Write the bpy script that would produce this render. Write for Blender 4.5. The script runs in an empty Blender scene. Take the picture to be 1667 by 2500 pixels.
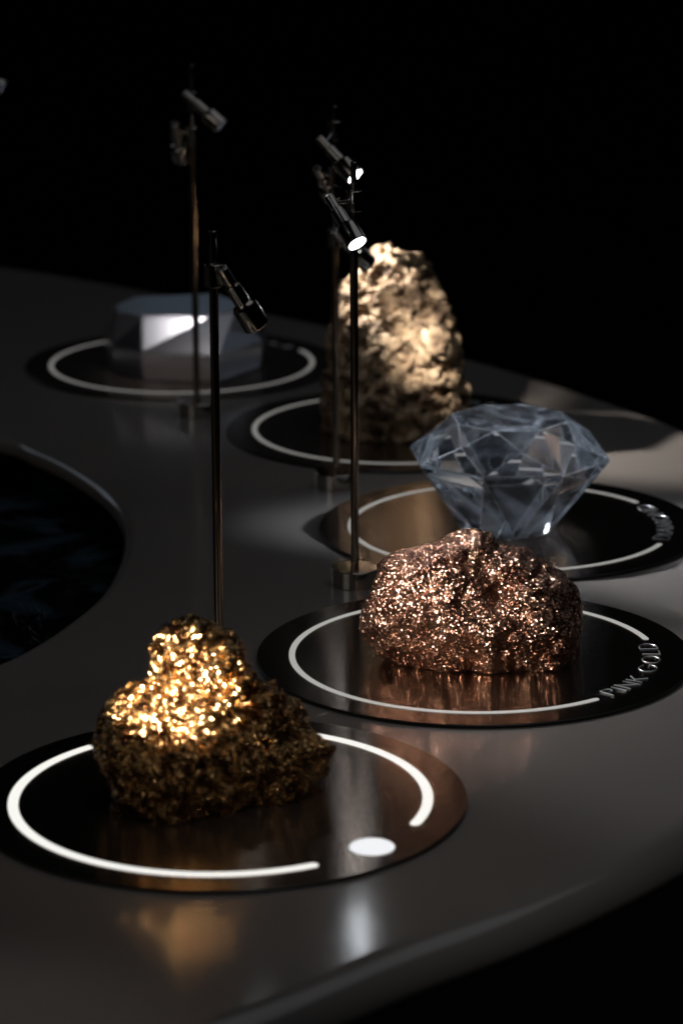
import bpy, bmesh, math, random
import numpy as np
from mathutils import Vector, Matrix

# ------------------------------------------------------------------ camera
S = bpy.context.scene
COL = S.collection
F_PX, PW, PH = 7855.584, 1667.0, 2500.0       # solved from the plates' ellipses
PITCH, ROLL, CAM_H = math.radians(15.4603), math.radians(-0.2554), 0.6879
cp, sp, cr, sr = math.cos(PITCH), math.sin(PITCH), math.cos(ROLL), math.sin(ROLL)
R0 = Vector((1, 0, 0)); U0 = Vector((0, sp, cp)); FW = Vector((0, cp, -sp))
CX = R0 * cr + U0 * sr
CY = U0 * cr - R0 * sr
cam_d = bpy.data.cameras.new('camera'); cam = bpy.data.objects.new('camera', cam_d); COL.objects.link(cam)
cam.matrix_world = Matrix(((CX.x, CY.x, -FW.x, 0), (CX.y, CY.y, -FW.y, 0), (CX.z, CY.z, -FW.z, CAM_H), (0, 0, 0, 1)))
cam_d.sensor_fit = 'VERTICAL'; cam_d.sensor_height = 36; cam_d.lens = F_PX * 36 / PH
cam_d.clip_start = 0.05; cam_d.clip_end = 60
cam_d.dof.use_dof = True; cam_d.dof.focus_distance = 2.215; cam_d.dof.aperture_fstop = 6.8
S.camera = cam
S.render.engine = 'CYCLES'
S.cycles.use_denoising = True
try: S.cycles.denoiser = 'OPENIMAGEDENOISE'
except Exception: pass
S.cycles.denoising_input_passes = 'RGB_ALBEDO_NORMAL'
S.cycles.use_adaptive_sampling = False
S.cycles.max_bounces = 16; S.cycles.transmission_bounces = 14; S.cycles.glossy_bounces = 6; S.cycles.diffuse_bounces = 3
S.cycles.sample_clamp_indirect = 25.0
S.cycles.blur_glossy = 0.4
vs = S.view_settings
vs.view_transform = 'Standard'; vs.look = 'None'; vs.gamma = 1; vs.exposure = 0

# ------------------------------------------------------------------ world: an unlit hall
W = bpy.data.worlds.new('World'); S.world = W; W.use_nodes = True
W.node_tree.nodes['Background'].inputs[0].default_value = (0.4, 0.45, 0.5, 1)
W.node_tree.nodes['Background'].inputs[1].default_value = 0.0006

def ray(px):
    x = (px[0] - PW / 2) / F_PX; y = -(px[1] - PH / 2) / F_PX
    return FW + CX * x + CY * y
CAM = Vector((0, 0, CAM_H))
def at_z(px, z=0.0):
    d = ray(px); return CAM + d * ((z - CAM_H) / d.z)
def at_y(px, y):
    d = ray(px); return CAM + d * (y / d.y)

# ------------------------------------------------------------------ lamps (room, added fill)
def area(name, loc, target, sx, sy, power, color):
    l = bpy.data.lights.new(name, 'AREA'); l.shape = 'RECTANGLE'; l.size = sx; l.size_y = sy; l.energy = power; l.color = color
    o = bpy.data.objects.new(name, l); COL.objects.link(o); o.location = loc
    o.rotation_euler = (Vector(target) - Vector(loc)).to_track_quat('-Z', 'Y').to_euler()
    return o
def spot(name, loc, direction, power, deg, blend=0.6, radius=0.004, color=(1.0, 0.96, 0.90)):
    l = bpy.data.lights.new(name, 'SPOT'); l.energy = power; l.spot_size = math.radians(deg); l.spot_blend = blend
    l.shadow_soft_size = radius; l.color = color
    o = bpy.data.objects.new(name, l); COL.objects.link(o); o.location = loc
    o.rotation_euler = Vector(direction).to_track_quat('-Z', 'Y').to_euler()
    return o
CEIL = area('ceiling_light', (1.0, 2.0, 2.4), (0.8, 2.05, 0), 3.2, 2.0, 3.7, (0.86, 0.92, 1.0))
_wp = Vector((0.30, 1.30, 1.6)); spot('table_spot', _wp, Vector((0.075, 1.79, 0)) - _wp, 5, 20, 1.0, 0.02, (1, 0.98, 0.94))
_wp = Vector((-0.6, 1.2, 1.5)); spot('table_spot', _wp, Vector((-0.19, 1.50, 0)) - _wp, 6, 10, 1.0, 0.02, (1, 0.98, 0.95))
# added unseen panels that lift the gem, the poles and the dark rock sides
for lx, ly, lz, lw, lh, lp, lc in ((1.35, 4.3, 0.9, 0.4, 0.8, 0.35, (0.72, 0.84, 1.0)), (-1.35, 4.3, 0.8, 0.4, 0.8, 0.3, (0.75, 0.86, 1.0)), (-1.3, 0.9, 0.9, 1.0, 0.8, 0.7, (1.0, 0.95, 0.88))):
    area('fill_light', (lx, ly, lz), (0.1, 2.7, 0.05), lw, lh, lp, lc)
# added unseen spots that brighten the gem and the crystal block
GEM_AT = Vector((0.135, 2.44, 0.05))
for az, el, pw in ((-78, 40, 110), (98, 40, 110), (-120, 45, 40)):
    az, el = math.radians(az), math.radians(el)
    q = GEM_AT + 1.8 * Vector((math.sin(az) * math.cos(el), math.cos(az) * math.cos(el), math.sin(el)))
    spot('fill_spot', q, GEM_AT - q, pw, 5.5, 0.5, 0.03, (0.80, 0.89, 1.0))
_cp = Vector((-0.15, 4.6, 1.7)); spot('fill_spot', _cp, Vector((-0.15, 3.0, 0.07)) - _cp, 1.1, 9, 0.5, 0.28, (0.62, 0.80, 1.0))
_gp = Vector((-0.205, 1.37, 0.33))
GOLD_KEY = spot('gold_spot', _gp, at_y((362 * 1.0632, 1556 * 1.0632), 1.80) - _gp, 300.0, 8.7, 0.5, 0.004, (1.0, 0.93, 0.82))
_pp = Vector((-0.42, 1.72, 0.42))
PINK_KEY = spot('pink_gold_spot', _pp, at_y((975 * 1.0632, 1390 * 1.0632), 2.06) - _pp, 34.0, 13, 0.9, 0.004, (1.0, 0.94, 0.86))

# ------------------------------------------------------------------ helpers
def tag(o, label=None, cat=None, group=None, kind=None):
    if label: o['label'] = label
    if cat: o['category'] = cat
    if group: o['group'] = group
    if kind: o['kind'] = kind
    return o
def link(name, me, mat, parent=None, smooth=False):
    o = bpy.data.objects.new(name, me); COL.objects.link(o)
    if mat: me.materials.append(mat)
    if parent: o.parent = parent
    if smooth: me.polygons.foreach_set('use_smooth', [True] * len(me.polygons))
    return o
def mesh_from(name, v, f):
    me = bpy.data.meshes.new(name); me.from_pydata([tuple(p) for p in v], [], f); me.update(); return me
def empty(name, loc):
    o = bpy.data.objects.new(name, None); COL.objects.link(o); o.location = loc; o.empty_display_size = 0.02; return o
def lathe(prof, n=48, frame=None, cap=True):
    """prof: list of (r, z, smooth-break ignored).  Returns verts, faces."""
    v, f = [], []
    for r, z in prof:
        for k in range(n):
            a = 2 * math.pi * k / n
            p = Vector((r * math.cos(a), r * math.sin(a), z))
            v.append(frame @ p if frame else p)
    for i in range(len(prof) - 1):
        for k in range(n):
            f.append((i * n + k, i * n + (k + 1) % n, (i + 1) * n + (k + 1) % n, (i + 1) * n + k))
    if cap:
        f.append(tuple(range(n - 1, -1, -1))); b = (len(prof) - 1) * n; f.append(tuple(range(b, b + n)))
    return v, f
def sharp_lathe(name, prof, mat, parent, frame=None, n=48):
    v, f = lathe(prof, n, frame); me = mesh_from(name, v, f)
    bm = bmesh.new(); bm.from_mesh(me)
    bmesh.ops.recalc_face_normals(bm, faces=bm.faces)
    for e in bm.edges:
        if len(e.link_faces) == 2 and e.calc_face_angle() > math.radians(28): e.smooth = False
    for q in bm.faces: q.smooth = True
    bm.to_mesh(me); bm.free()
    return link(name, me, mat, parent)

# ------------------------------------------------------------------ materials
class N:
    def __init__(s, name):
        s.m = bpy.data.materials.new(name); s.m.use_nodes = True; s.t = s.m.node_tree
        s.b = s.t.nodes['Principled BSDF']; s.out = s.t.nodes['Material Output']
    def n(s, kind, **kw):
        x = s.t.nodes.new(kind)
        for k, v in kw.items():
            if k.startswith('i_'): x.inputs[k[2:].replace('_', ' ')].default_value = v
            else: setattr(x, k, v)
        return x
    def l(s, a, b): s.t.links.new(a, b)
    def ramp(s, src, stops):
        r = s.n('ShaderNodeValToRGB'); e = r.color_ramp.elements
        while len(e) < len(stops): e.new(0.5)
        for q, (pos, c) in zip(e, stops): q.position = pos; q.color = c if len(c) == 4 else (*c, 1)
        s.l(src, r.inputs[0]); return r.outputs[0]

def plain(name, color, metallic=0.0, rough=0.4, **kw):
    k = N(name); k.b.inputs['Base Color'].default_value = (*color, 1); k.b.inputs['Metallic'].default_value = metallic
    k.b.inputs['Roughness'].default_value = rough
    for a, v in kw.items(): k.b.inputs[a].default_value = v
    return k
def emit(name, color, strength):
    k = N(name); k.b.inputs['Base Color'].default_value = (0.16, 0.16, 0.155, 1); k.b.inputs['Roughness'].default_value = 0.35
    k.b.inputs['Emission Color'].default_value = (*color, 1); k.b.inputs['Emission Strength'].default_value = strength
    return k.m

def table_mat():
    k = N('satin_table'); tc = k.n('ShaderNodeTexCoord')
    n1 = k.n('ShaderNodeTexNoise'); n1.inputs['Scale'].default_value = 5; n1.inputs['Detail'].default_value = 5; k.l(tc.outputs['Object'], n1.inputs['Vector'])
    k.l(k.ramp(n1.outputs['Fac'], [(0.3, (0.28, 0.25, 0.23)), (0.7, (0.315, 0.28, 0.258))]), k.b.inputs['Base Color'])
    mr = k.n('ShaderNodeMapRange'); mr.inputs['To Min'].default_value = 0.085; mr.inputs['To Max'].default_value = 0.16
    mw = k.n('ShaderNodeMapping'); mw.inputs['Scale'].default_value = (9, 26, 9); mw.inputs['Rotation'].default_value = (0, 0, 0.5); k.l(tc.outputs['Object'], mw.inputs[0])
    n3 = k.n('ShaderNodeTexNoise'); n3.inputs['Scale'].default_value = 1.0; n3.inputs['Detail'].default_value = 6; n3.inputs['Distortion'].default_value = 1.2; k.l(mw.outputs[0], n3.inputs['Vector'])
    k.l(n3.outputs['Fac'], mr.inputs['Value']); k.l(mr.outputs[0], k.b.inputs['Roughness'])
    n2 = k.n('ShaderNodeTexNoise'); n2.inputs['Scale'].default_value = 900; n2.inputs['Detail'].default_value = 2; k.l(tc.outputs['Object'], n2.inputs['Vector'])
    bp = k.n('ShaderNodeBump'); bp.inputs['Strength'].default_value = 0.06; bp.inputs['Distance'].default_value = 0.0004
    k.l(n2.outputs['Fac'], bp.inputs['Height']); k.l(bp.outputs[0], k.b.inputs['Normal'])
    k.b.inputs['IOR'].default_value = 1.8
    return k.m

def brushed_mat():
    """black bronze plate, one-way brushing along u"""
    k = N('brushed_black_metal'); uv = k.n('ShaderNodeUVMap'); uv.uv_map = 'brush'
    mp = k.n('ShaderNodeMapping'); mp.inputs['Scale'].default_value = (6, 2600, 1); k.l(uv.outputs[0], mp.inputs[0])
    n1 = k.n('ShaderNodeTexNoise'); n1.inputs['Scale'].default_value = 1; n1.inputs['Detail'].default_value = 3; k.l(mp.outputs[0], n1.inputs['Vector'])
    mp2 = k.n('ShaderNodeMapping'); mp2.inputs['Scale'].default_value = (1300, 5, 1); k.l(uv.outputs[0], mp2.inputs[0])
    n2 = k.n('ShaderNodeTexNoise'); n2.inputs['Scale'].default_value = 1; n2.inputs['Detail'].default_value = 3; k.l(mp2.outputs[0], n2.inputs['Vector'])
    k.l(k.ramp(n2.outputs['Fac'], [(0.3, (0.20, 0.155, 0.13)), (0.7, (0.50, 0.40, 0.335))]), k.b.inputs['Base Color'])  # colour lines across the brushing imitate streaks of reflected glints
    k.b.inputs['Metallic'].default_value = 1.0
    mr = k.n('ShaderNodeMapRange'); mr.inputs['To Min'].default_value = 0.14; mr.inputs['To Max'].default_value = 0.21
    k.l(n1.outputs['Fac'], mr.inputs['Value']); k.l(mr.outputs[0], k.b.inputs['Roughness'])
    k.b.inputs['Anisotropic'].default_value = 0.95
    tg = k.n('ShaderNodeTangent'); tg.direction_type = 'UV_MAP'; tg.uv_map = 'brush'; k.l(tg.outputs[0], k.b.inputs['Tangent'])
    k.b.inputs['Anisotropic Rotation'].default_value = 0.25
    bp = k.n('ShaderNodeBump'); bp.inputs['Strength'].default_value = 0.12; bp.inputs['Distance'].default_value = 0.0002
    k.l(n1.outputs['Fac'], bp.inputs['Height']); k.l(bp.outputs[0], k.b.inputs['Normal'])
    return k.m

def glitter_mat(name, c_hi, c_lo, scale, spread, rough, tint_scale=60, lo_hi=(0.38, 0.62)):
    """metal nugget: millimetre crystal faces, each with its own tilt"""
    k = N(name); tc = k.n('ShaderNodeTexCoord'); geo = k.n('ShaderNodeNewGeometry')
    dn = k.n('ShaderNodeTexNoise'); dn.inputs['Scale'].default_value = scale * 0.6; k.l(tc.outputs['Object'], dn.inputs['Vector'])
    ad = k.n('ShaderNodeVectorMath', operation='MULTIPLY_ADD'); ad.inputs[1].default_value = (0.35 / scale,) * 3
    k.l(dn.outputs['Color'], ad.inputs[0]); k.l(tc.outputs['Object'], ad.inputs[2])
    def cells(sc, amt, base):
        v = k.n('ShaderNodeTexVoronoi'); v.inputs['Scale'].default_value = sc; k.l(ad.outputs[0], v.inputs['Vector'])
        s = k.n('ShaderNodeVectorMath', operation='SUBTRACT'); s.inputs[1].default_value = (0.5, 0.5, 0.5); k.l(v.outputs['Color'], s.inputs[0])
        m = k.n('ShaderNodeVectorMath', operation='MULTIPLY_ADD'); m.inputs[1].default_value = (amt,) * 3
        k.l(s.outputs[0], m.inputs[0]); k.l(base, m.inputs[2]); return m.outputs[0], v
    a, v1 = cells(scale, spread, geo.outputs['Normal'])
    b, v2 = cells(scale * 0.4, spread * 0.35, a)
    nm = k.n('ShaderNodeVectorMath', operation='NORMALIZE'); k.l(b, nm.inputs[0])
    k.l(nm.outputs[0], k.b.inputs['Normal'])
    n1 = k.n('ShaderNodeTexNoise'); n1.inputs['Scale'].default_value = tint_scale; n1.inputs['Detail'].default_value = 6; k.l(tc.outputs['Object'], n1.inputs['Vector'])
    base = k.ramp(n1.outputs['Fac'], [(lo_hi[0], c_lo), (lo_hi[1], c_hi)])
    mx = k.n('ShaderNodeMix', data_type='RGBA', blend_type='MULTIPLY'); mx.inputs[0].default_value = 0.8
    sx = k.n('ShaderNodeSeparateColor'); k.l(v1.outputs['Color'], sx.inputs[0])
    k.l(base, mx.inputs[6]); k.l(k.ramp(sx.outputs[1], [(0.1, (0.12, 0.08, 0.07)), (0.8, (1, 1, 1))]), mx.inputs[7])
    k.l(mx.outputs[2], k.b.inputs['Base Color'])
    k.b.inputs['Metallic'].default_value = 1.0; k.b.inputs['Roughness'].default_value = rough
    return k.m

def stone_mat():
    k = N('tan_stone'); tc = k.n('ShaderNodeTexCoord')
    mp = k.n('ShaderNodeMapping'); mp.inputs['Scale'].default_value = (1, 1, 2.2); k.l(tc.outputs['Object'], mp.inputs[0])
    n1 = k.n('ShaderNodeTexNoise'); n1.inputs['Scale'].default_value = 38; n1.inputs['Detail'].default_value = 8; n1.inputs['Distortion'].default_value = 0.6; k.l(mp.outputs[0], n1.inputs['Vector'])
    k.l(k.ramp(n1.outputs['Fac'], [(0.34, (0.07, 0.042, 0.027)), (0.45, (0.27, 0.18, 0.115)), (0.55, (0.44, 0.315, 0.20)), (0.7, (0.58, 0.44, 0.30))]), k.b.inputs['Base Color'])
    n2 = k.n('ShaderNodeTexNoise'); n2.inputs['Scale'].default_value = 220; n2.inputs['Detail'].default_value = 5; k.l(mp.outputs[0], n2.inputs['Vector'])
    bp = k.n('ShaderNodeBump'); bp.inputs['Strength'].default_value = 0.8; bp.inputs['Distance'].default_value = 0.0015
    k.l(n2.outputs['Fac'], bp.inputs['Height']); k.l(bp.outputs[0], k.b.inputs['Normal'])
    k.b.inputs['Roughness'].default_value = 0.75; k.b.inputs['Specular IOR Level'].default_value = 0.3
    return k.m

def glass_mat(name, ior, tint=(0.985, 0.99, 1.0), rough=0.0):
    k = N(name); k.b.inputs['Base Color'].default_value = (*tint, 1); k.b.inputs['Roughness'].default_value = rough
    k.b.inputs['Transmission Weight'].default_value = 1.0; k.b.inputs['IOR'].default_value = ior
    return k.m

def cloudy_mat(name, ior, cloud, ccol, rough=0.02, light_streaks=False):
    k = N(name); g = glass_mat(name + '_clear', ior, (0.985, 0.99, 1.0), rough)
    k.b.inputs['Base Color'].default_value = (*ccol, 1); k.b.inputs['Roughness'].default_value = 0.3
    gl = k.n('ShaderNodeBsdfGlass'); gl.inputs['IOR'].default_value = ior; gl.inputs['Roughness'].default_value = rough; gl.inputs['Color'].default_value = (0.98, 0.99, 1, 1)
    mx = k.n('ShaderNodeMixShader'); mx.inputs[0].default_value = cloud
    k.l(gl.outputs[0], mx.inputs[1]); k.l(k.b.outputs[0], mx.inputs[2]); k.l(mx.outputs[0], k.out.inputs[0])
    bpy.data.materials.remove(g)
    if light_streaks:      # pale streaks in the mix imitate light caught inside the gem
        tc = k.n('ShaderNodeTexCoord'); mp = k.n('ShaderNodeMapping'); mp.inputs['Scale'].default_value = (26, 26, 9); mp.inputs['Rotation'].default_value = (0.5, 0.3, 0.2); k.l(tc.outputs['Object'], mp.inputs[0])
        nz = k.n('ShaderNodeTexNoise'); nz.inputs['Scale'].default_value = 1.0; nz.inputs['Detail'].default_value = 3; nz.inputs['Distortion'].default_value = 1.5; k.l(mp.outputs[0], nz.inputs['Vector'])
        k.l(k.ramp(nz.outputs['Fac'], [(0.42, (0.006,) * 3), (0.56, (0.03,) * 3), (0.70, (0.14,) * 3)]), mx.inputs[0])
    return k.m

def crystal_mat():
    k = N('polished_crystal'); k.b.inputs['Base Color'].default_value = (0.80, 0.78, 0.82, 1); k.b.inputs['Metallic'].default_value = 1.0; k.b.inputs['Roughness'].default_value = 0.3
    gl = k.n('ShaderNodeBsdfGlass'); gl.inputs['IOR'].default_value = 1.5; gl.inputs['Roughness'].default_value = 0.02; gl.inputs['Color'].default_value = (0.95, 0.97, 1, 1)
    mx = k.n('ShaderNodeMixShader'); mx.inputs[0].default_value = 0.55
    k.l(gl.outputs[0], mx.inputs[1]); k.l(k.b.outputs[0], mx.inputs[2]); k.l(mx.outputs[0], k.out.inputs[0])
    return k.m

def water_mat():
    k = N('dark_water'); tc = k.n('ShaderNodeTexCoord')
    n1 = k.n('ShaderNodeTexNoise'); n1.inputs['Scale'].default_value = 13; n1.inputs['Detail'].default_value = 5; n1.inputs['Distortion'].default_value = 0.9; k.l(tc.outputs['Object'], n1.inputs['Vector'])
    k.l(k.ramp(n1.outputs['Fac'], [(0.50, (0.002, 0.002, 0.002)), (0.56, (0.03, 0.06, 0.085)), (0.64, (0.055, 0.085, 0.11)), (0.68, (0.01, 0.02, 0.02))]), k.b.inputs['Base Color'])  # blue patches in the colour imitate reflections on ripples
    bp = k.n('ShaderNodeBump'); bp.inputs['Strength'].default_value = 0.5; bp.inputs['Distance'].default_value = 0.05
    k.l(n1.outputs['Fac'], bp.inputs['Height']); k.l(bp.outputs[0], k.b.inputs['Normal']); k.b.inputs['Roughness'].default_value = 0.3; k.b.inputs['Specular IOR Level'].default_value = 0.15
    return k.m

M_TABLE = table_mat(); M_PLATE = brushed_mat()
M_EDGE = plain('shadow_line_edge', (0.02, 0.018, 0.017), 0.0, 0.4).m  # black edge colour imitates the shadow line around each plate
M_LETTER = plain('polished_letter_metal', (0.85, 0.84, 0.82), 1.0, 0.33).m
M_CHROME = plain('dark_chrome', (0.55, 0.50, 0.45), 1.0, 0.14).m
M_ROD = plain('bronze_rod', (0.34, 0.27, 0.21), 1.0, 0.2).m
M_SCREW = plain('steel_screw', (0.5, 0.5, 0.5), 1.0, 0.25).m
M_CAP = plain('brushed_steel_cap', (0.75, 0.73, 0.70), 1.0, 0.45).m
M_BLACK = plain('black_rubber', (0.012, 0.012, 0.012), 0.0, 0.5).m
M_LENS = emit('lit_lens', (0.88, 0.94, 1.0), 24.0)
M_LENS_DIM = emit('dim_lens', (0.6, 0.75, 1.0), 0.12)
M_FLOOR = plain('black_floor', (0.0012, 0.0012, 0.0012), 0.0, 0.8).m

# ------------------------------------------------------------------ floor, water, table
TZ = -0.0028
def catmull(pts, per=10):
    out = []; n = len(pts)
    for i in range(n):
        p0, p1, p2, p3 = (Vector(pts[(i + j - 1) % n]) for j in range(4))
        for s in range(per):
            t = s / per
            out.append(0.5 * ((2 * p1) + (p2 - p0) * t + (2 * p0 - 5 * p1 + 4 * p2 - p3) * t * t + (3 * p1 - p0 - 3 * p2 + p3) * t ** 3))
    return out
outer_ctrl = [(-1.6, 3.75), (-1.0, 3.78), (-0.62, 3.68), (-0.3803, 3.541), (-0.1985, 3.392), (-0.0077, 3.212), (0.118, 3.069), (0.211, 2.937),
              (0.303, 2.773), (0.36, 2.62), (0.385, 2.42), (0.37, 2.2), (0.305, 1.955), (0.2017, 1.790), (0.1056, 1.676), (0.030, 1.606), (-0.055, 1.52), (-0.18, 1.42), (-0.42, 1.30), (-0.85, 1.25), (-1.4, 1.4), (-1.9, 2.3), (-1.9, 3.3)]
hole_ctrl = [(-0.30, 2.746), (-0.2635, 2.698), (-0.227, 2.638), (-0.191, 2.558), (-0.172, 2.485), (-0.1660, 2.42), (-0.1675, 2.345), (-0.176, 2.273), (-0.194, 2.208), (-0.2165, 2.148),
             (-0.245, 2.10), (-0.33, 2.0), (-0.5, 1.88), (-0.75, 1.88), (-0.95, 2.1), (-1.0, 2.4), (-0.85, 2.7), (-0.62, 2.84), (-0.42, 2.83)]
def ccw(c):
    a = sum(c[i].x * c[(i + 1) % len(c)].y - c[(i + 1) % len(c)].x * c[i].y for i in range(len(c)))
    return c if a > 0 else c[::-1]
outer = ccw(catmull([(x, y, 0) for x, y in outer_ctrl])); hole = ccw(catmull([(x, y, 0) for x, y in hole_ctrl]))
def offset(c, d):
    n = len(c); out = []
    for i in range(n):
        t = (c[(i + 1) % n] - c[i - 1]).normalized(); out.append(c[i] + Vector((t.y, -t.x, 0)) * d)     # + is outward for ccw
    return out
def table():
    bm = bmesh.new()
    def ring(c, z): return [bm.verts.new((p.x, p.y, z)) for p in c]
    def rim(c, sign, rad, depth):
        """flat edge loop inwards of c, a rounded lip, then the side wall"""
        rings = []
        for k in range(11):
            a = math.pi / 2 * k / 10
            rings.append(ring(offset(c, sign * (rad * math.sin(a) - rad * 0.55)), TZ - rad * (1 - math.cos(a))))
        rings.append(ring(offset(c, sign * (rad * 0.45 - 0.004)), TZ - rad * 1.25)); rings.append(ring(offset(c, sign * (rad * 0.45 - 0.03)), TZ - rad * 1.7))
        rings.append(ring(offset(c, sign * (rad * 0.45 - 0.09)), TZ - rad * 2.2))
        n = len(c)
        for A, B in zip(rings, rings[1:]):
            for i in range(n):
                bm.faces.new((A[i], A[(i + 1) % n], B[(i + 1) % n], B[i]) if sign < 0 else (A[i], B[i], B[(i + 1) % n], A[(i + 1) % n]))
        return rings[0]
    a = rim(outer, 1, 0.022, 0.16); b = rim(hole, -1, 0.011, 0.16)
    edges = []
    for r in (a, b):
        for i in range(len(r)): edges.append(bm.edges.get((r[i], r[(i + 1) % len(r)])))
    bmesh.ops.triangle_fill(bm, edges=edges, use_beauty=True, use_dissolve=False, normal=(0, 0, 1))
    bmesh.ops.recalc_face_normals(bm, faces=bm.faces)
    for f in bm.faces: f.smooth = not (abs(f.normal.z) > 0.9999)
    me = bpy.data.meshes.new('display_table'); bm.to_mesh(me); bm.free()
    o = link('display_table', me, M_TABLE)
    tag(o, 'dark satin display table with a curved rounded edge and an oval opening', 'table')
    return o
table()
def sheet(name, cx, cy, sx, sy, z, mat):
    me = mesh_from(name, [(cx - sx, cy - sy, z), (cx + sx, cy - sy, z), (cx + sx, cy + sy, z), (cx - sx, cy + sy, z)], [(0, 1, 2, 3)])
    return tag(link(name, me, mat), kind='structure')
sheet('floor', 0, 3, 25, 25, -0.85, M_FLOOR)
sheet('water', -0.58, 2.36, 0.52, 0.6, -0.045, water_mat())

# ------------------------------------------------------------------ plates with inlaid rings and lettering
LET = {  # strokes in a 1-high cell, (width, strokes)
    'P': (0.5, [[(0, 0), (0, 1)], [(0, 1)] + [(0.25 + 0.25 * math.sin(a), 0.76 + 0.24 * math.cos(a)) for a in np.linspace(0, math.pi, 9)] + [(0, 0.52)]]),
    'I': (0.02, [[(0, 0), (0, 1)]]),
    'N': (0.68, [[(0, 0), (0, 1), (0.68, 0), (0.68, 1)]]),
    'K': (0.58, [[(0, 0), (0, 1)], [(0.56, 1), (0.03, 0.42)], [(0.2, 0.58), (0.58, 0)]]),
    'G': (0.9, [[(0.46 + 0.46 * math.cos(a), 0.5 + 0.5 * math.sin(a)) for a in np.linspace(math.radians(42), math.radians(360), 26)] + [(0.55, 0.5)]]),
    'O': (0.96, [[(0.48 + 0.48 * math.cos(a), 0.5 + 0.5 * math.sin(a)) for a in np.linspace(0, 2 * math.pi, 30)]]),
    'L': (0.45, [[(0, 1), (0, 0), (0.45, 0)]]),
    'D': (0.72, [[(0, 0), (0, 1), (0.28, 1)] + [(0.28 + 0.44 * math.sin(a), 0.5 + 0.5 * math.cos(a)) for a in np.linspace(0, math.pi, 14)] + [(0, 0)]]),
    'A': (0.76, [[(0, 0), (0.38, 1), (0.76, 0)], [(0.13, 0.33), (0.63, 0.33)]]),
    'M': (0.84, [[(0, 0), (0.06, 1), (0.42, 0.18), (0.78, 1), (0.84, 0)]]),
    ' ': (0.25, []),
    'l': (0.3, [[(0, 0.1), (0.1, 0.9)]]), 'o': (0.5, [[(0.25 + 0.25 * math.cos(a), 0.75 + 0.25 * math.sin(a)) for a in np.linspace(0, 2 * math.pi, 12)]]),
}
def letter_mesh(strokes, x0, sc, a0, rb, h):
    """raised, ridge-topped polished strokes bent along the arc; baseline outwards"""
    bm = bmesh.new(); w, ht = 0.00062, 0.0004
    def P(x, y):
        a = a0 + (x0 + x * sc) / rb; r = rb - y * h
        return Vector((r * math.cos(a), r * math.sin(a), 0.0003))
    for st in strokes:
        pts = []
        for i in range(len(st) - 1):
            m = max(1, int(math.dist(st[i], st[i + 1]) / 0.25))
            for q in range(m): pts.append(P(*[st[i][j] + (st[i + 1][j] - st[i][j]) * q / m for j in (0, 1)]))
        pts.append(P(*st[-1])); prev = None
        for i, p in enumerate(pts):
            t1 = (pts[min(i + 1, len(pts) - 1)] - p); t0 = (p - pts[max(i - 1, 0)])
            t = (t0.normalized() + t1.normalized()) if t0.length and t1.length else (t0 + t1)
            t.normalize(); s = Vector((-t.y, t.x, 0))
            k = 1 / max(0.45, abs((t1 if t1.length else t0).normalized().dot(t))) if t.length else 1
            ring = [bm.verts.new(p - s * w * k), bm.verts.new(p - s * w * 0.35 * k + Vector((0, 0, ht))), bm.verts.new(p + s * w * 0.35 * k + Vector((0, 0, ht))), bm.verts.new(p + s * w * k)]
            if prev:
                for j in range(3): bm.faces.new((prev[j], ring[j], ring[j + 1], prev[j + 1]))
            else: bm.faces.new(ring)
            prev = ring
        bm.faces.new(prev[::-1])
    bmesh.ops.recalc_face_normals(bm, faces=bm.faces)
    me = bpy.data.meshes.new('letter'); bm.to_mesh(me); bm.free(); return me
def arc_strip(r0, r1, a0, a1, z0, z1, seg=150):
    """inlay bar with rounded ends: top face and side faces"""
    rm, hw = (r0 + r1) / 2, (r1 - r0) / 2; loop = []
    for i in range(seg + 1):
        a = a0 + (a1 - a0) * i / seg; loop.append((r1 * math.cos(a), r1 * math.sin(a)))
    def endcap(a, s):
        c = (rm * math.cos(a), rm * math.sin(a)); er = Vector((math.cos(a), math.sin(a))); et = Vector((-math.sin(a), math.cos(a))) * s
        return [(c[0] + hw * (er.x * math.cos(q) + et.x * math.sin(q)), c[1] + hw * (er.y * math.cos(q) + et.y * math.sin(q))) for q in np.linspace(0, math.pi, 12)[1:-1]]
    top = loop + endcap(a1, 1) + [(r0 * math.cos(a1 + (a0 - a1) * i / seg), r0 * math.sin(a1 + (a0 - a1) * i / seg)) for i in range(seg + 1)] + endcap(a0, -1)[::-1]
    v = [(x, y, z1) for x, y in top] + [(x, y, z0) for x, y in top]; n = len(top)
    bm = bmesh.new(); bv = [bm.verts.new(p) for p in v]
    # top as quads across the bar, ends as ngons
    for i in range(seg): bm.faces.new((bv[i], bv[i + 1], bv[seg + 1 + 10 + seg - i - 1], bv[seg + 1 + 10 + seg - i]))
    bm.faces.new([bv[seg + i] for i in range(12)])
    bm.faces.new([bv[2 * seg + 11 + i + 1 - 1] for i in range(0, 11)] + [bv[n - 1], bv[0]] if False else [bv[seg + 11 + seg + i] for i in range(11)] + [bv[0]])
    for i in range(n): bm.faces.new((bv[i], bv[n + i], bv[n + (i + 1) % n], bv[(i + 1) % n]))
    bmesh.ops.recalc_face_normals(bm, faces=bm.faces)
    me = bpy.data.meshes.new('light_ring'); bm.to_mesh(me); bm.free(); return me
PLATE_R = 0.15
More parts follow.
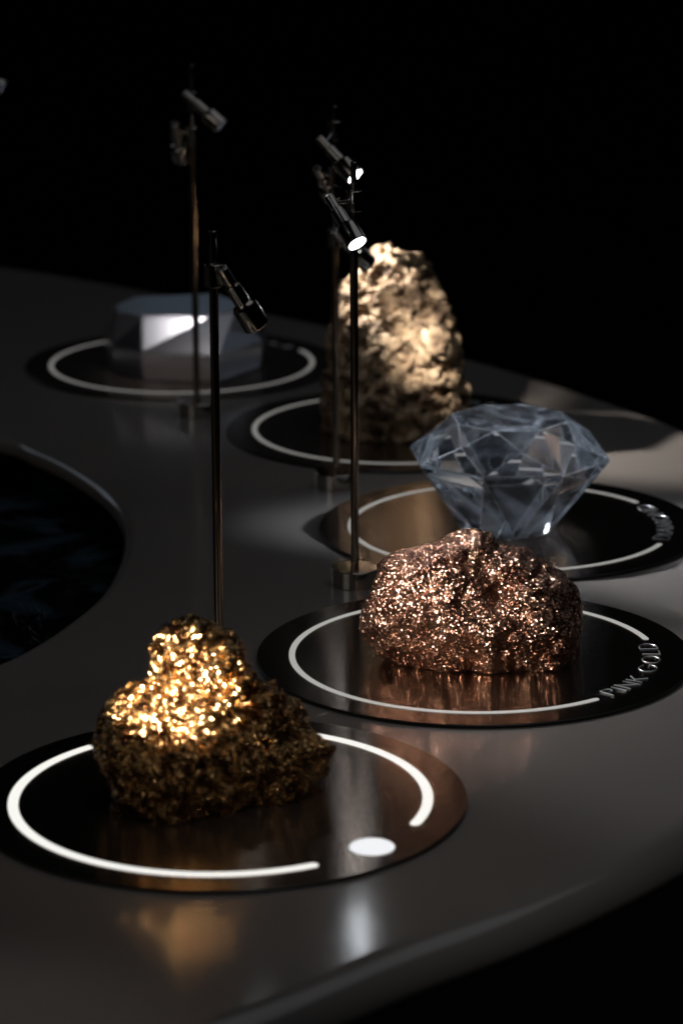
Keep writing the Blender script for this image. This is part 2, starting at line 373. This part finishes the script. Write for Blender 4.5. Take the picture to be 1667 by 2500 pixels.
def plate(c, gap, em, text, span, label, dot=None, brush=8.0, wid=0.0043):
    root = empty('display_plate', (c[0], c[1], 0)); tag(root, label, 'plate', 'round metal plates set into the table')
    R, e = PLATE_R, 0.0005
    v, f = lathe([(R - e, 0.0), (R, -e), (R, -0.0020)], 180, cap=False)
    n0 = len(v); v.append(Vector((0, 0, 0)))
    f += [(n0, k, (k + 1) % 180) for k in range(180)]
    me = mesh_from('plate_disc', v, f); uvl = me.uv_layers.new(name='brush'); b = math.radians(brush)
    for lp in me.loops:
        p = me.vertices[lp.vertex_index].co; uvl.data[lp.index].uv = (p.x * math.cos(b) + p.y * math.sin(b), -p.x * math.sin(b) + p.y * math.cos(b))
    link('disc', me, M_PLATE, root); me.materials.append(M_EDGE)
    for q in me.polygons[:360]: q.material_index = 1
    sharp_lathe('foot_ring', [(R - 0.004, TZ - 0.0002), (R - 0.004, -0.0019)], M_EDGE, root, n=96)
    a0, a1 = math.radians(gap[1]), math.radians(gap[0] + 360)
    link('light_ring', arc_strip(0.1256 - wid / 2, 0.1256 + wid / 2, a0, a1, -0.001, 0.00035), emit('lit_ring', (1.0, 0.985, 0.93), em), root)
    if dot:
        q = at_z(dot) - root.location; dr = 0.0132
        fr = Matrix.Translation((q.x, q.y, 0))
        sharp_lathe('light_button', [(dr, -0.001), (dr, 0.0003), (dr - 0.0006, 0.0008), (dr * 0.5, 0.0011), (0.001, 0.0012)], emit('lit_button', (0.96, 0.97, 1.0), em * 0.95), root, fr)
    if text:
        h = 0.0122; rb = 0.1282; A0, A1 = math.radians(span[0]), math.radians(span[1])
        gapw = 0.30; tot = sum(LET[ch][0] + gapw for ch in text) - gapw
        sc = (A1 - A0) * rb / tot; x = 0
        for ch in text:
            w, st = LET[ch]
            if st: link('letter', letter_mesh(st, x * sc, sc, A0, rb, h), M_LETTER, root)
            x += w + gapw
    return root
PC = [(-0.07398, 1.83839), (0.09094, 2.11856), (0.13262, 2.44488), (0.04902, 2.7659), (-0.15301, 3.02911)]
plate(PC[0], (-63.2, -21.4), 0.95, None, None, 'black brushed metal plate with white ring and white button under the gold nugget', dot=(908, 2068), brush=9, wid=0.0064)
plate(PC[1], (-52.4, 14.5), 0.38, 'PINK GOLD', (-46, 9), 'black plate lettered PINK GOLD with a white ring under the copper coloured nugget', brush=17)
plate(PC[2], (-26.3, 32.8), 0.28, 'DIAMOND', (-20, 27), 'black plate lettered DIAMOND with a white ring under the clear cut gem', brush=15)
plate(PC[3], (22, 92), 0.2, 'lolol', (32, 60), 'dark plate with a thin pale ring under the tall tan rock', brush=10)
plate(PC[4], (25, 90), 0.17, 'lolol', (34, 60), 'dark plate with a pale ring under the flat faceted crystal block at the back', brush=10)

# ------------------------------------------------------------------ numpy noise
def _hash(ix, iy, iz, seed):
    h = (ix.astype(np.uint32) * np.uint32(374761393) + iy.astype(np.uint32) * np.uint32(668265263) + iz.astype(np.uint32) * np.uint32(2147483647 - 1274126177) + np.uint32(seed * 974711 + 13))
    h = (h ^ (h >> np.uint32(13))) * np.uint32(1274126177); h = (h ^ (h >> np.uint32(16))) * np.uint32(2246822519); h ^= h >> np.uint32(15)
    return h.astype(np.float64) / 4294967295.0
def vnoise(p, seed=0):
    i = np.floor(p).astype(np.int64); f = p - i; f = f * f * f * (f * (f * 6 - 15) + 10); r = 0
    for dx in (0, 1):
        for dy in (0, 1):
            for dz in (0, 1):
                w = (f[:, 0] if dx else 1 - f[:, 0]) * (f[:, 1] if dy else 1 - f[:, 1]) * (f[:, 2] if dz else 1 - f[:, 2])
                r = r + w * _hash(i[:, 0] + dx, i[:, 1] + dy, i[:, 2] + dz, seed)
    return r * 2 - 1
def fbm(p, oct=4, seed=0, gain=0.5):
    a, s, t = 1.0, 0, 0
    for o in range(oct): s = s + a * vnoise(p * 2 ** o, seed + o); t += a; a *= gain
    return s / t
def ridged(p, oct=3, seed=0):
    a, s, t = 1.0, 0, 0
    for o in range(oct): s = s + a * (1 - np.abs(vnoise(p * 2 ** o, seed + o)) * 2); t += a; a *= 0.5
    return s / t
def worley(p, seed=0):
    i = np.floor(p).astype(np.int64); f1 = np.full(len(p), 9.0); f2 = np.full(len(p), 9.0); idv = np.zeros(len(p))
    for dx in (-1, 0, 1):
        for dy in (-1, 0, 1):
            for dz in (-1, 0, 1):
                c = i + np.array([dx, dy, dz])
                q = c + np.stack([_hash(c[:, 0], c[:, 1], c[:, 2], seed + k) for k in (1, 2, 3)], 1)
                d = np.linalg.norm(q - p, axis=1); m = d < f1
                idv = np.where(m, _hash(c[:, 0], c[:, 1], c[:, 2], seed + 7), idv)
                f2 = np.where(m, f1, np.minimum(f2, d)); f1 = np.where(m, d, f1)
    return f1, f2, idv

_ico = {}
def ico(sub):
    if sub not in _ico:
        bm = bmesh.new(); bmesh.ops.create_icosphere(bm, subdivisions=sub, radius=1)
        v = np.array([q.co[:] for q in bm.verts]); f = np.array([[q.index for q in t.verts] for t in bm.faces]); bm.free()
        v /= np.linalg.norm(v, axis=1)[:, None]; _ico[sub] = (v, f)
    return _ico[sub]

def rock(name, outline, centre, Yc, blobs, px_unit, disp, mat, sub=8, k=0.008, smooth=True, fit=1.0):
    """blobs: ellipsoids (cx, cy, depth back, rx, ry, rz) in outline units from the centre, merged; the outer contour follows the photographed
    outline, then real relief is added; flat where it rests on the plate."""
    C = at_y(centre, Yc); w = (C - CAM).normalized(); u = CX.copy(); u = (u - w * u.dot(w)).normalized(); v = u.cross(w) * 1.0
    if v.z < 0: v = -v
    U, V, Wd = np.array(u), np.array(v), np.array(w); dist = (C - CAM).length; m = px_unit * dist / F_PX
    d, faces = ico(sub)
    B = np.array(blobs, float) * m
    def sdf(P):
        r = None
        for b in B:
            q = (P - b[:3]) / b[3:]; l = np.linalg.norm(q, axis=1) + 1e-9; g = np.linalg.norm(q / b[3:], axis=1) + 1e-9
            s = l * (l - 1) / g
            if r is None: r = s
            else:
                hh = np.clip(0.5 + 0.5 * (s - r) / k, 0, 1); r = s * (1 - hh) + r * hh - k * hh * (1 - hh)
        return r
    lo = np.zeros(len(d)); hi = np.full(len(d), 0.2)
    # outermost crossing along each ray: march in
    ts = np.linspace(0.2, 0.0, 90); found = np.zeros(len(d), bool)
    for t in ts:
        s = sdf(d * t); hit = (s < 0) & ~found; lo[hit] = t; found |= hit
        hi[~found] = t
        if found.all(): break
    for _ in range(9):
        mid = (lo + hi) / 2; s = sdf(d * mid[:, None]); lo = np.where(s < 0, mid, lo); hi = np.where(s < 0, hi, mid)
    P = d * ((lo + hi) / 2)[:, None]
    # outline in the plane through C facing the camera
    tgt = []
    for px in outline:
        r = ray(px); q = CAM + r * ((C - CAM).dot(w) / r.dot(w)) - C; tgt.append((q.dot(u), q.dot(v)))
    tgt = np.array(tgt); ta = np.arctan2(tgt[:, 1], tgt[:, 0]); o = np.argsort(ta); ta = ta[o]; tr = np.linalg.norm(tgt, axis=1)[o] * fit
    bins = np.linspace(-math.pi, math.pi, 241); bc = (bins[1:] + bins[:-1]) / 2
    tr_b = np.interp(bc, np.r_[ta - 2 * math.pi, ta, ta + 2 * math.pi], np.r_[tr, tr, tr])
    def follow(P, times):
        for _ in range(times):
            th = np.arctan2(P[:, 1], P[:, 0]); rr = np.hypot(P[:, 0], P[:, 1]); ib = np.clip(np.digitize(th, bins) - 1, 0, 239)
            mx = np.zeros(240); np.maximum.at(mx, ib, rr); ratio = tr_b / np.maximum(mx, 1e-4)
            ratio = np.convolve(np.r_[ratio[-3:], ratio, ratio[:3]], [0.05, 0.15, 0.2, 0.2, 0.2, 0.15, 0.05], 'valid')
            sc = np.interp(th, np.r_[bc[-1] - 2 * math.pi, bc, bc[0] + 2 * math.pi], np.r_[ratio[-1], ratio, ratio[0]])
            P[:, :2] *= sc[:, None]
        return P
    P = follow(P, 3)
    Wp = P[:, :1] * U + P[:, 1:2] * V + P[:, 2:3] * Wd
    def normals(X):
        n = np.zeros_like(X); a, b, c = X[faces[:, 0]], X[faces[:, 1]], X[faces[:, 2]]; fn = np.cross(b - a, c - a)
        for j in range(3): np.add.at(n, faces[:, j], fn)
        return n / (np.linalg.norm(n, axis=1)[:, None] + 1e-12)
    for i, stage in enumerate(disp):
        nn = normals(Wp); Wp = Wp + nn * stage(Wp, P / m)[:, None]
        if i == 0:
            P = follow(np.stack([Wp @ U, Wp @ V, Wp @ Wd], 1), 2); Wp = P[:, :1] * U + P[:, 1:2] * V + P[:, 2:3] * Wd
    Wp = Wp + np.array(C)
    z1 = 0.022; Wp[:, 2] = np.where(Wp[:, 2] < z1, z1 - (z1 - Wp[:, 2]) * 1.7, Wp[:, 2])      # sits heavily on its plate
    Wp[:, 2] = np.where(Wp[:, 2] < 0.0012, 0.0006 + 0.0002 * (Wp[:, 2] > 0), Wp[:, 2])
    base = np.array([C.x, C.y, 0.0]); Wp -= base
    me = bpy.data.meshes.new(name); me.vertices.add(len(Wp)); me.vertices.foreach_set('co', Wp.ravel())
    me.loops.add(faces.size); me.loops.foreach_set('vertex_index', faces.ravel())
    me.polygons.add(len(faces)); me.polygons.foreach_set('loop_start', np.arange(0, faces.size, 3)); me.polygons.foreach_set('loop_total', np.full(len(faces), 3))
    me.update(calc_edges=True); me.validate()
    ob = link(name, me, mat, smooth=smooth); ob.location = tuple(base)
    return ob

# gold nugget ---------------------------------------------------------
def cropped(pts, ox, oy, s): return [(ox + x * s, oy + y * s) for x, y in pts]
g_out = cropped([(860, 95), (930, 110), (1000, 145), (1060, 165), (1100, 220), (1115, 290), (1130, 340), (1150, 385), (1200, 385), (1250, 410), (1300, 450), (1350, 470), (1385, 530), (1400, 590), (1450, 640), (1505, 680), (1500, 740), (1450, 800), (1380, 850), (1320, 890), (1290, 950), (1250, 975), (1150, 990), (1000, 1000), (900, 1010), (800, 1015), (720, 1000), (620, 975), (560, 930), (510, 870), (470, 800), (430, 740), (420, 680), (430, 600), (450, 540), (490, 480), (540, 430), (610, 400), (660, 380), (680, 350), (662, 290), (670, 240), (700, 180), (730, 140), (800, 110)], 0, 1450, 850 / 1568)
def g1(X, L): return 0.0055 * fbm(X * 48, 3, 11) + 0.0030 * (ridged(X * 75, 3, 5) - 0.3)
def g2(X, L):
    f1, f2, idv = worley(X * 150 + 0.3 * fbm(X * 200, 2, 3)[:, None], 21)
    pit = np.clip((0.42 - f1) / 0.42, 0, 1) * (idv > 0.6)
    return 0.0005 * fbm(X * 230, 2, 31) - 0.0038 * pit + 0.0004 * (idv - 0.5)
def g3(X, L):
    f1, f2, idv = worley(X * 480, 41); return 0.0004 * (0.5 - f1)
gold = rock('gold_nugget', g_out, cropped([(850, 640)], 0, 1450, 850 / 1568)[0], 1.838,
            [(-120, -80, -70, 300, 260, 270), (40, 370, 20, 210, 210, 190), (-20, 150, -10, 190, 200, 200), (330, -80, 90, 300, 260, 250), (60, -150, 20, 330, 200, 280)], 850 / 1568,
            [g1, g2, g3], glitter_mat('gold_crystals', (1.0, 0.63, 0.27), (0.20, 0.09, 0.035), 780, 1.45, 0.2, 120, (0.42, 0.56)))  # dark patches in the gold colour stand in for shaded crevices
tag(gold, 'glittering pitted gold nugget with a knob on top, nearest the camera', 'nugget')

# pink gold nugget ----------------------------------------------------
p_out = cropped([(840, 60), (890, 80), (905, 110), (960, 120), (1010, 125), (1050, 160), (1100, 190), (1150, 225), (1190, 265), (1205, 330), (1205, 400), (1200, 470), (1170, 525), (1120, 572), (1050, 584), (1000, 582), (940, 574), (880, 568), (830, 560), (760, 555), (690, 565), (640, 550), (590, 520), (520, 498), (450, 467), (412, 440), (408, 390), (420, 330), (450, 280), (470, 220), (475, 180), (520, 145), (600, 125), (680, 105), (730, 75), (780, 62)], 600, 1250, 1067 / 1568)
def p1(X, L):
    d = np.array([0.78, 0.1, 0.62]); st = X * 60 - np.outer(X @ d, d) * 38
    return 0.0050 * fbm(X * 40, 3, 52) + 0.0026 * (ridged(st, 2, 61) - 0.3)
def p2(X, L):
    f1, f2, idv = worley(X * 230, 71); return 0.0006 * fbm(X * 220, 2, 77)
def p3(X, L):
    f1, f2, idv = worley(X * 700, 81); return 0.0005 * (0.5 - f1)
pink = rock('pink_gold_nugget', p_out, cropped([(800, 335)], 600, 1250, 1067 / 1568)[0], 2.112,
            [(-130, 10, -40, 280, 200, 210), (60, 110, 30, 190, 170, 190), (230, -20, 20, 200, 220, 220), (0, -90, -20, 330, 140, 220)], 1067 / 1568,
            [p1, p2, p3], glitter_mat('pink_gold_crystals', (0.86, 0.52, 0.37), (0.36, 0.18, 0.125), 1150, 1.6, 0.22))
tag(pink, 'broad copper pink nugget covered in fine glittering grains on the PINK GOLD plate', 'nugget')

# tan rock ------------------------------------------------------------
b_out = cropped([(680, 210), (760, 222), (860, 230), (1010, 280), (1060, 350), (1100, 440), (1150, 560), (1200, 690), (1240, 800), (1260, 900), (1280, 1060), (1280, 1150), (1330, 1230), (1330, 1320), (1330, 1440), (1270, 1560), (1150, 1640), (1000, 1690), (800, 1710), (600, 1690), (440, 1640), (340, 1560), (320, 1480), (345, 1300), (370, 1000), (395, 750), (435, 620), (490, 470), (540, 400), (605, 375), (640, 290)], 700, 550, 500 / 1568)
def b1(X, L):
    st = X * np.array([70, 70, 130]); return 0.010 * fbm(X * 30, 3, 91) + 0.0050 * (ridged(st, 3, 95) - 0.35)
def b2(X, L):
    wx = X + 0.004 * np.stack([fbm(X * 90, 2, s_) for s_ in (111, 112, 113)], 1)
    c1, c2, _ = worley(wx * np.array([38, 38, 62]), 121); crack = -0.010 * np.exp(-((c2 - c1) / 0.09) ** 2)
    f1, f2, idv = worley(wx * 120, 101); q = -0.005 * np.clip((0.42 - f1) / 0.42, 0, 1) * (idv > 0.7)
    # the deep hollow low on the right flank
    h = np.hypot((L[:, 0] - 285) / 85, (L[:, 1] - 50 - 0.25 * (L[:, 0] - 285)) / 52); return q + crack + 0.0030 * fbm(X * 190, 4, 103) - 0.015 * np.exp(-h ** 4) * (L[:, 2] < 0)
rockb = rock('tan_rock', b_out, cropped([(800, 980)], 700, 550, 500 / 1568)[0], 2.765,
             [(0, -250, 0, 470, 480, 400), (60, 200, 40, 330, 480, 300), (-60, 500, 60, 220, 260, 200)], 500 / 1568,
             [b1, b2], stone_mat(), sub=8, smooth=True, fit=0.98)
tag(rockb, 'tall rough tan rock with a dark hollow, standing behind the clear gem', 'rock')

# ------------------------------------------------------------------ cut gem
def gem():
    b = at_z((1241, 1289)); root_loc = Vector((b.x, b.y, 0)); d0 = math.radians(-17)
    zg = at_y((1248, 1107), b.y).z; zt = at_y((1262, 1019), b.y).z
    def ring(r, z, off): return [Vector((r * math.cos(d0 + off + k * math.pi / 4), r * math.sin(d0 + off + k * math.pi / 4), z)) for k in range(8)]
    h = math.pi / 8
    v = ring(0.0375, 0.0012, h) + ring(0.0800, zg - 0.0008, 0) + ring(0.0800, zg + 0.0008, 0) + ring(0.0625, zg + (zt - zg) * 0.58, h) + ring(0.046, zt, 0)
    f = [tuple(range(7, -1, -1)), tuple(range(32, 40))]
    for k in range(8):
        n = (k + 1) % 8
        f += [(k, n, 8 + n), (k, 8 + n, 8 + k)][:0] or []
        # pavilion: antiprism
        f += [(8 + k, 8 + n, k), (k, 8 + n, n)]
        f += [(8 + k, 16 + k, 16 + n, 8 + n)]
        f += [(16 + k, 24 + k, 16 + n), (24 + k, 32 + n, 24 + n)][:1]
        f += [(24 + k, 32 + k, 32 + n)]
        f += [(16 + n, 24 + k, 32 + n, 24 + n)]
    me = mesh_from('cut_gem', v, f); bm = bmesh.new(); bm.from_mesh(me); bmesh.ops.recalc_face_normals(bm, faces=bm.faces)
    old = len(bm.faces)
    r = bmesh.ops.bevel(bm, geom=list(bm.edges), offset=0.00035, segments=1, affect='EDGES', material=1); bm.to_mesh(me); bm.free()
    me.materials.append(cloudy_mat('clear_gem', 1.5, 0.045, (0.80, 0.87, 1.0), 0.006, True)); [setattr(q, 'material_index', 1) for q in me.polygons if q.normal.z < -0.99]
    me.materials.append(cloudy_mat('gem_arris', 1.5, 0.16, (0.8, 0.86, 0.95), 0.25))
    o = link('cut_gem', me, None); o.location = root_loc
    return tag(o, 'large clear cut gem with a flat foot on the DIAMOND plate', 'gem')
gem()

# ------------------------------------------------------------------ faceted crystal block
def block():
    s = 850 / 1568; cr5 = lambda pts: cropped(pts, 0, 600, s)
    zm, zt = 0.028, 0.0580
    mid = [at_z(q, zm) for q in cr5([(505, 450), (640, 480), (985, 492), (1180, 425), (1200, 365), (1090, 320), (560, 318), (468, 365)])]
    tp = cr5([(535, 300), (645, 319), (940, 319), (1060, 295), (1075, 250), (960, 214), (615, 228), (520, 268)])
    yf = at_z(tp[1], zt).y; pn = Vector((0, -math.sin(math.radians(17)), math.cos(math.radians(17)))); pf = at_z(tp[1], zt)
    top = [CAM + ray(q) * ((pf - CAM).dot(pn) / ray(q).dot(pn)) for q in tp]      # the sloping top face
    c = sum(mid, Vector()) / 8; c.z = 0
    bot = [Vector((c.x + (q.x - c.x) * 0.97, c.y + (q.y - c.y) * 0.97, 0.0012)) for q in mid]
    v = [q - c for q in bot + mid + top]; f = [tuple(range(7, -1, -1)), tuple(range(16, 24))]
    for k in range(8):
        n = (k + 1) % 8; f += [(k, n, 8 + n, 8 + k), (8 + k, 8 + n, 16 + n, 16 + k)]
    me = mesh_from('crystal_block', v, f); bm = bmesh.new(); bm.from_mesh(me); bmesh.ops.recalc_face_normals(bm, faces=bm.faces)
    bmesh.ops.bevel(bm, geom=list(bm.edges), offset=0.0012, segments=2, affect='EDGES'); bm.to_mesh(me); bm.free()
    o = link('crystal_block', me, crystal_mat()); o.location = c
    return tag(o, 'low wide faceted crystal block like clear ice on the rearmost plate', 'crystal')
block()

# ------------------------------------------------------------------ spotlight stands
def frame_along(loc, d):
    return Matrix.Translation(loc) @ Vector(d).normalized().to_track_quat('Z', 'Y').to_matrix().to_4x4()
def stand(loc, top, heads, label, rod_top=0.0):
    """heads: (clamp height, joint point (world), direction, scale, lens material, (spot power, cone, blend) or None)"""
    root = empty('spotlight_stand', (loc[0], loc[1], 0)); tag(root, label, 'spotlight stand', 'slim spotlight stands on the table'); o = Vector((loc[0], loc[1], 0))
    z0 = TZ
    sharp_lathe('base', [(0.0172, z0), (0.0178, z0 + 0.0006), (0.0178, 0.0100), (0.0173, 0.0106)], M_CHROME, root, n=64)
    zs = min(h[0] for h in heads) - 0.004
    sharp_lathe('pole', [(0.0030, 0.0105), (0.0030, zs + 0.002)], M_ROD, root, n=32)
    sharp_lathe('upper_rod', [(0.0023, zs + 0.0015), (0.0023, top - 0.0004), (0.0019, top)], M_CHROME, root, n=32)
    for zc, joint, d, sc, lens, lamp in heads:
        fr = Matrix.Translation((0, 0, zc))
        sharp_lathe('clamp', [(0.0054, -0.0075), (0.0058, -0.0071), (0.0058, 0.0071), (0.0054, 0.0075)], M_CHROME, root, fr, n=40)
        j = Vector(joint) - o; d = Vector(d).normalized(); fa = frame_along(j, d)
        a = Vector((0, 0, zc)); b = j + d * 0.006
        sharp_lathe('joint_pin', [(0.0016, 0), (0.0016, (b - a).length)], M_SCREW, root, frame_along(a, b - a), n=20)
        prof = [(0.0026, 0), (0.0033, 0.0004), (0.0036, 0.0008), (0.0036, 0.0118), (0.0033, 0.0120), (0.0033, 0.0125), (0.0046, 0.0125), (0.0049, 0.0129), (0.0049, 0.0258), (0.0060, 0.0272),
                (0.0078, 0.0282), (0.0081, 0.0290), (0.0081, 0.0432), (0.0078, 0.0437), (0.0069, 0.0437), (0.0067, 0.0418)]
        hd = sharp_lathe('lamp_head', [(r * sc, z * sc) for r, z in prof], M_CHROME, root, fa, n=48)
        fl = fa @ Matrix.Translation((0, 0, 0.0420 * sc))
        sharp_lathe('lens', [(0.0066 * sc, 0), (0.0064 * sc, 0.0006), (0.003 * sc, 0.0010)], lens, hd, fl, n=32)
        sharp_lathe('end_cap', [(0.0030 * sc, -0.0007), (0.0034 * sc, -0.0004), (0.0034 * sc, 0.0002)], M_CAP, hd, fa, n=24)
        sharp_lathe('cap_screw', [(0.0012 * sc, -0.0011), (0.0012 * sc, 0.0004)], M_BLACK, hd, fa, n=16)
        if lamp:
            spot('lamp', o + j + d * (0.0445 * sc), (lamp[4] - (o + j + d * 0.0445)) if len(lamp) > 4 else d, lamp[0], lamp[1], lamp[2], 0.0035 * sc, lamp[3] if len(lamp) > 3 else (1.0, 0.96, 0.90))
    return root
def px3(px, Y): return at_y(px, Y)
D2S = 1667 / 1568
def dp(x, y): return (x * D2S, y * D2S)
# A: front stand behind the gold nugget
YA = 2.05; xA = at_y((531, 1300), YA).x
jA = px3(dp(509, 616), YA - 0.009); tA = Vector((0.07, 2.11, 0.055))
stand((xA, YA), at_y((528, 563), YA).z, [(at_y((525, 672), YA).z, jA, (0.46, 0.231, -0.853), 1.08, M_LENS, (5.5, 34, 0.9))],
      'spotlight stand nearest the camera with one bronze lamp head, behind the gold nugget')
# B: stand left of the pink nugget
YB = 2.296; xB = 0.0098
jB = px3(dp(755, 452), YB - 0.012)
stand((xB, YB), at_y((847, 395), YB).z, [(at_y((852, 490), YB).z, jB, (0.462, -0.58, -0.67), 1.0, M_LENS, (2.2, 56, 0.7, (0.92, 0.96, 1.0)))],
      'spotlight stand beside the copper nugget with its round lens glowing white')
# C: stand left of the tan rock, three heads
YC = 2.577; xC = -0.0042
j1 = px3(dp(734, 318), YC - 0.012); j2 = px3(dp(727, 388), YC - 0.012); j3 = px3(dp(768, 530), YC - 0.010)
stand((xC, YC), at_y((815.5, 258), YC).z, [
    (at_y((816, 318), YC).z, j1, (0.65, -0.43, -0.63), 1.0, M_LENS, (7.0, 46, 0.7, (0.9, 0.95, 1.0))),
    (at_y((816, 430), YC).z, j2, (0.28, 0.66, -0.60), 1.0, M_LENS, (2.0, 20, 1.0, (1, 0.93, 0.83), at_y(dp(922, 650), 2.72))),
    (at_y((818, 580), YC).z, j3, (0.60, 0.33, -0.68), 1.0, M_LENS, (4.5, 28, 1.0, (1, 0.93, 0.83), at_y(dp(962, 770), 2.70)))],
    'spotlight stand with three lamp heads left of the tan rock')
# D: rear stand in front of the crystal block
YD = 2.829; xD = -0.1300
j4 = px3(dp(424, 214), YD - 0.012); j5 = px3(dp(402, 284), YD - 0.012)
stand((xD, YD), at_y((466, 159.5), YD).z, [
    (at_y((467, 245), YD).z, j4, (0.73, -0.22, -0.62), 1.0, M_LENS_DIM, (14.0, 36, 0.7)),
    (at_y((468, 330), YD).z, j5, (0.10, 0.55, -0.78), 1.0, M_LENS, (0.5, 46, 0.8, (0.98, 0.95, 0.96), at_y((800 * 0.5421, 600 + 400 * 0.5421), 2.93)))],
    'rearmost spotlight stand, on a bright round base in front of the crystal block')
# E: a stand whose lamp head just enters the frame at the left
YE = 2.95; jE = px3((-95, 160), YE)
stand((jE.x - 0.012, YE), 0.308, [(jE.z - 0.004, jE, (0.86, -0.12, -0.44), 1.0, M_LENS_DIM, None)], 'blurred lamp head poking in at the upper left edge of the picture')
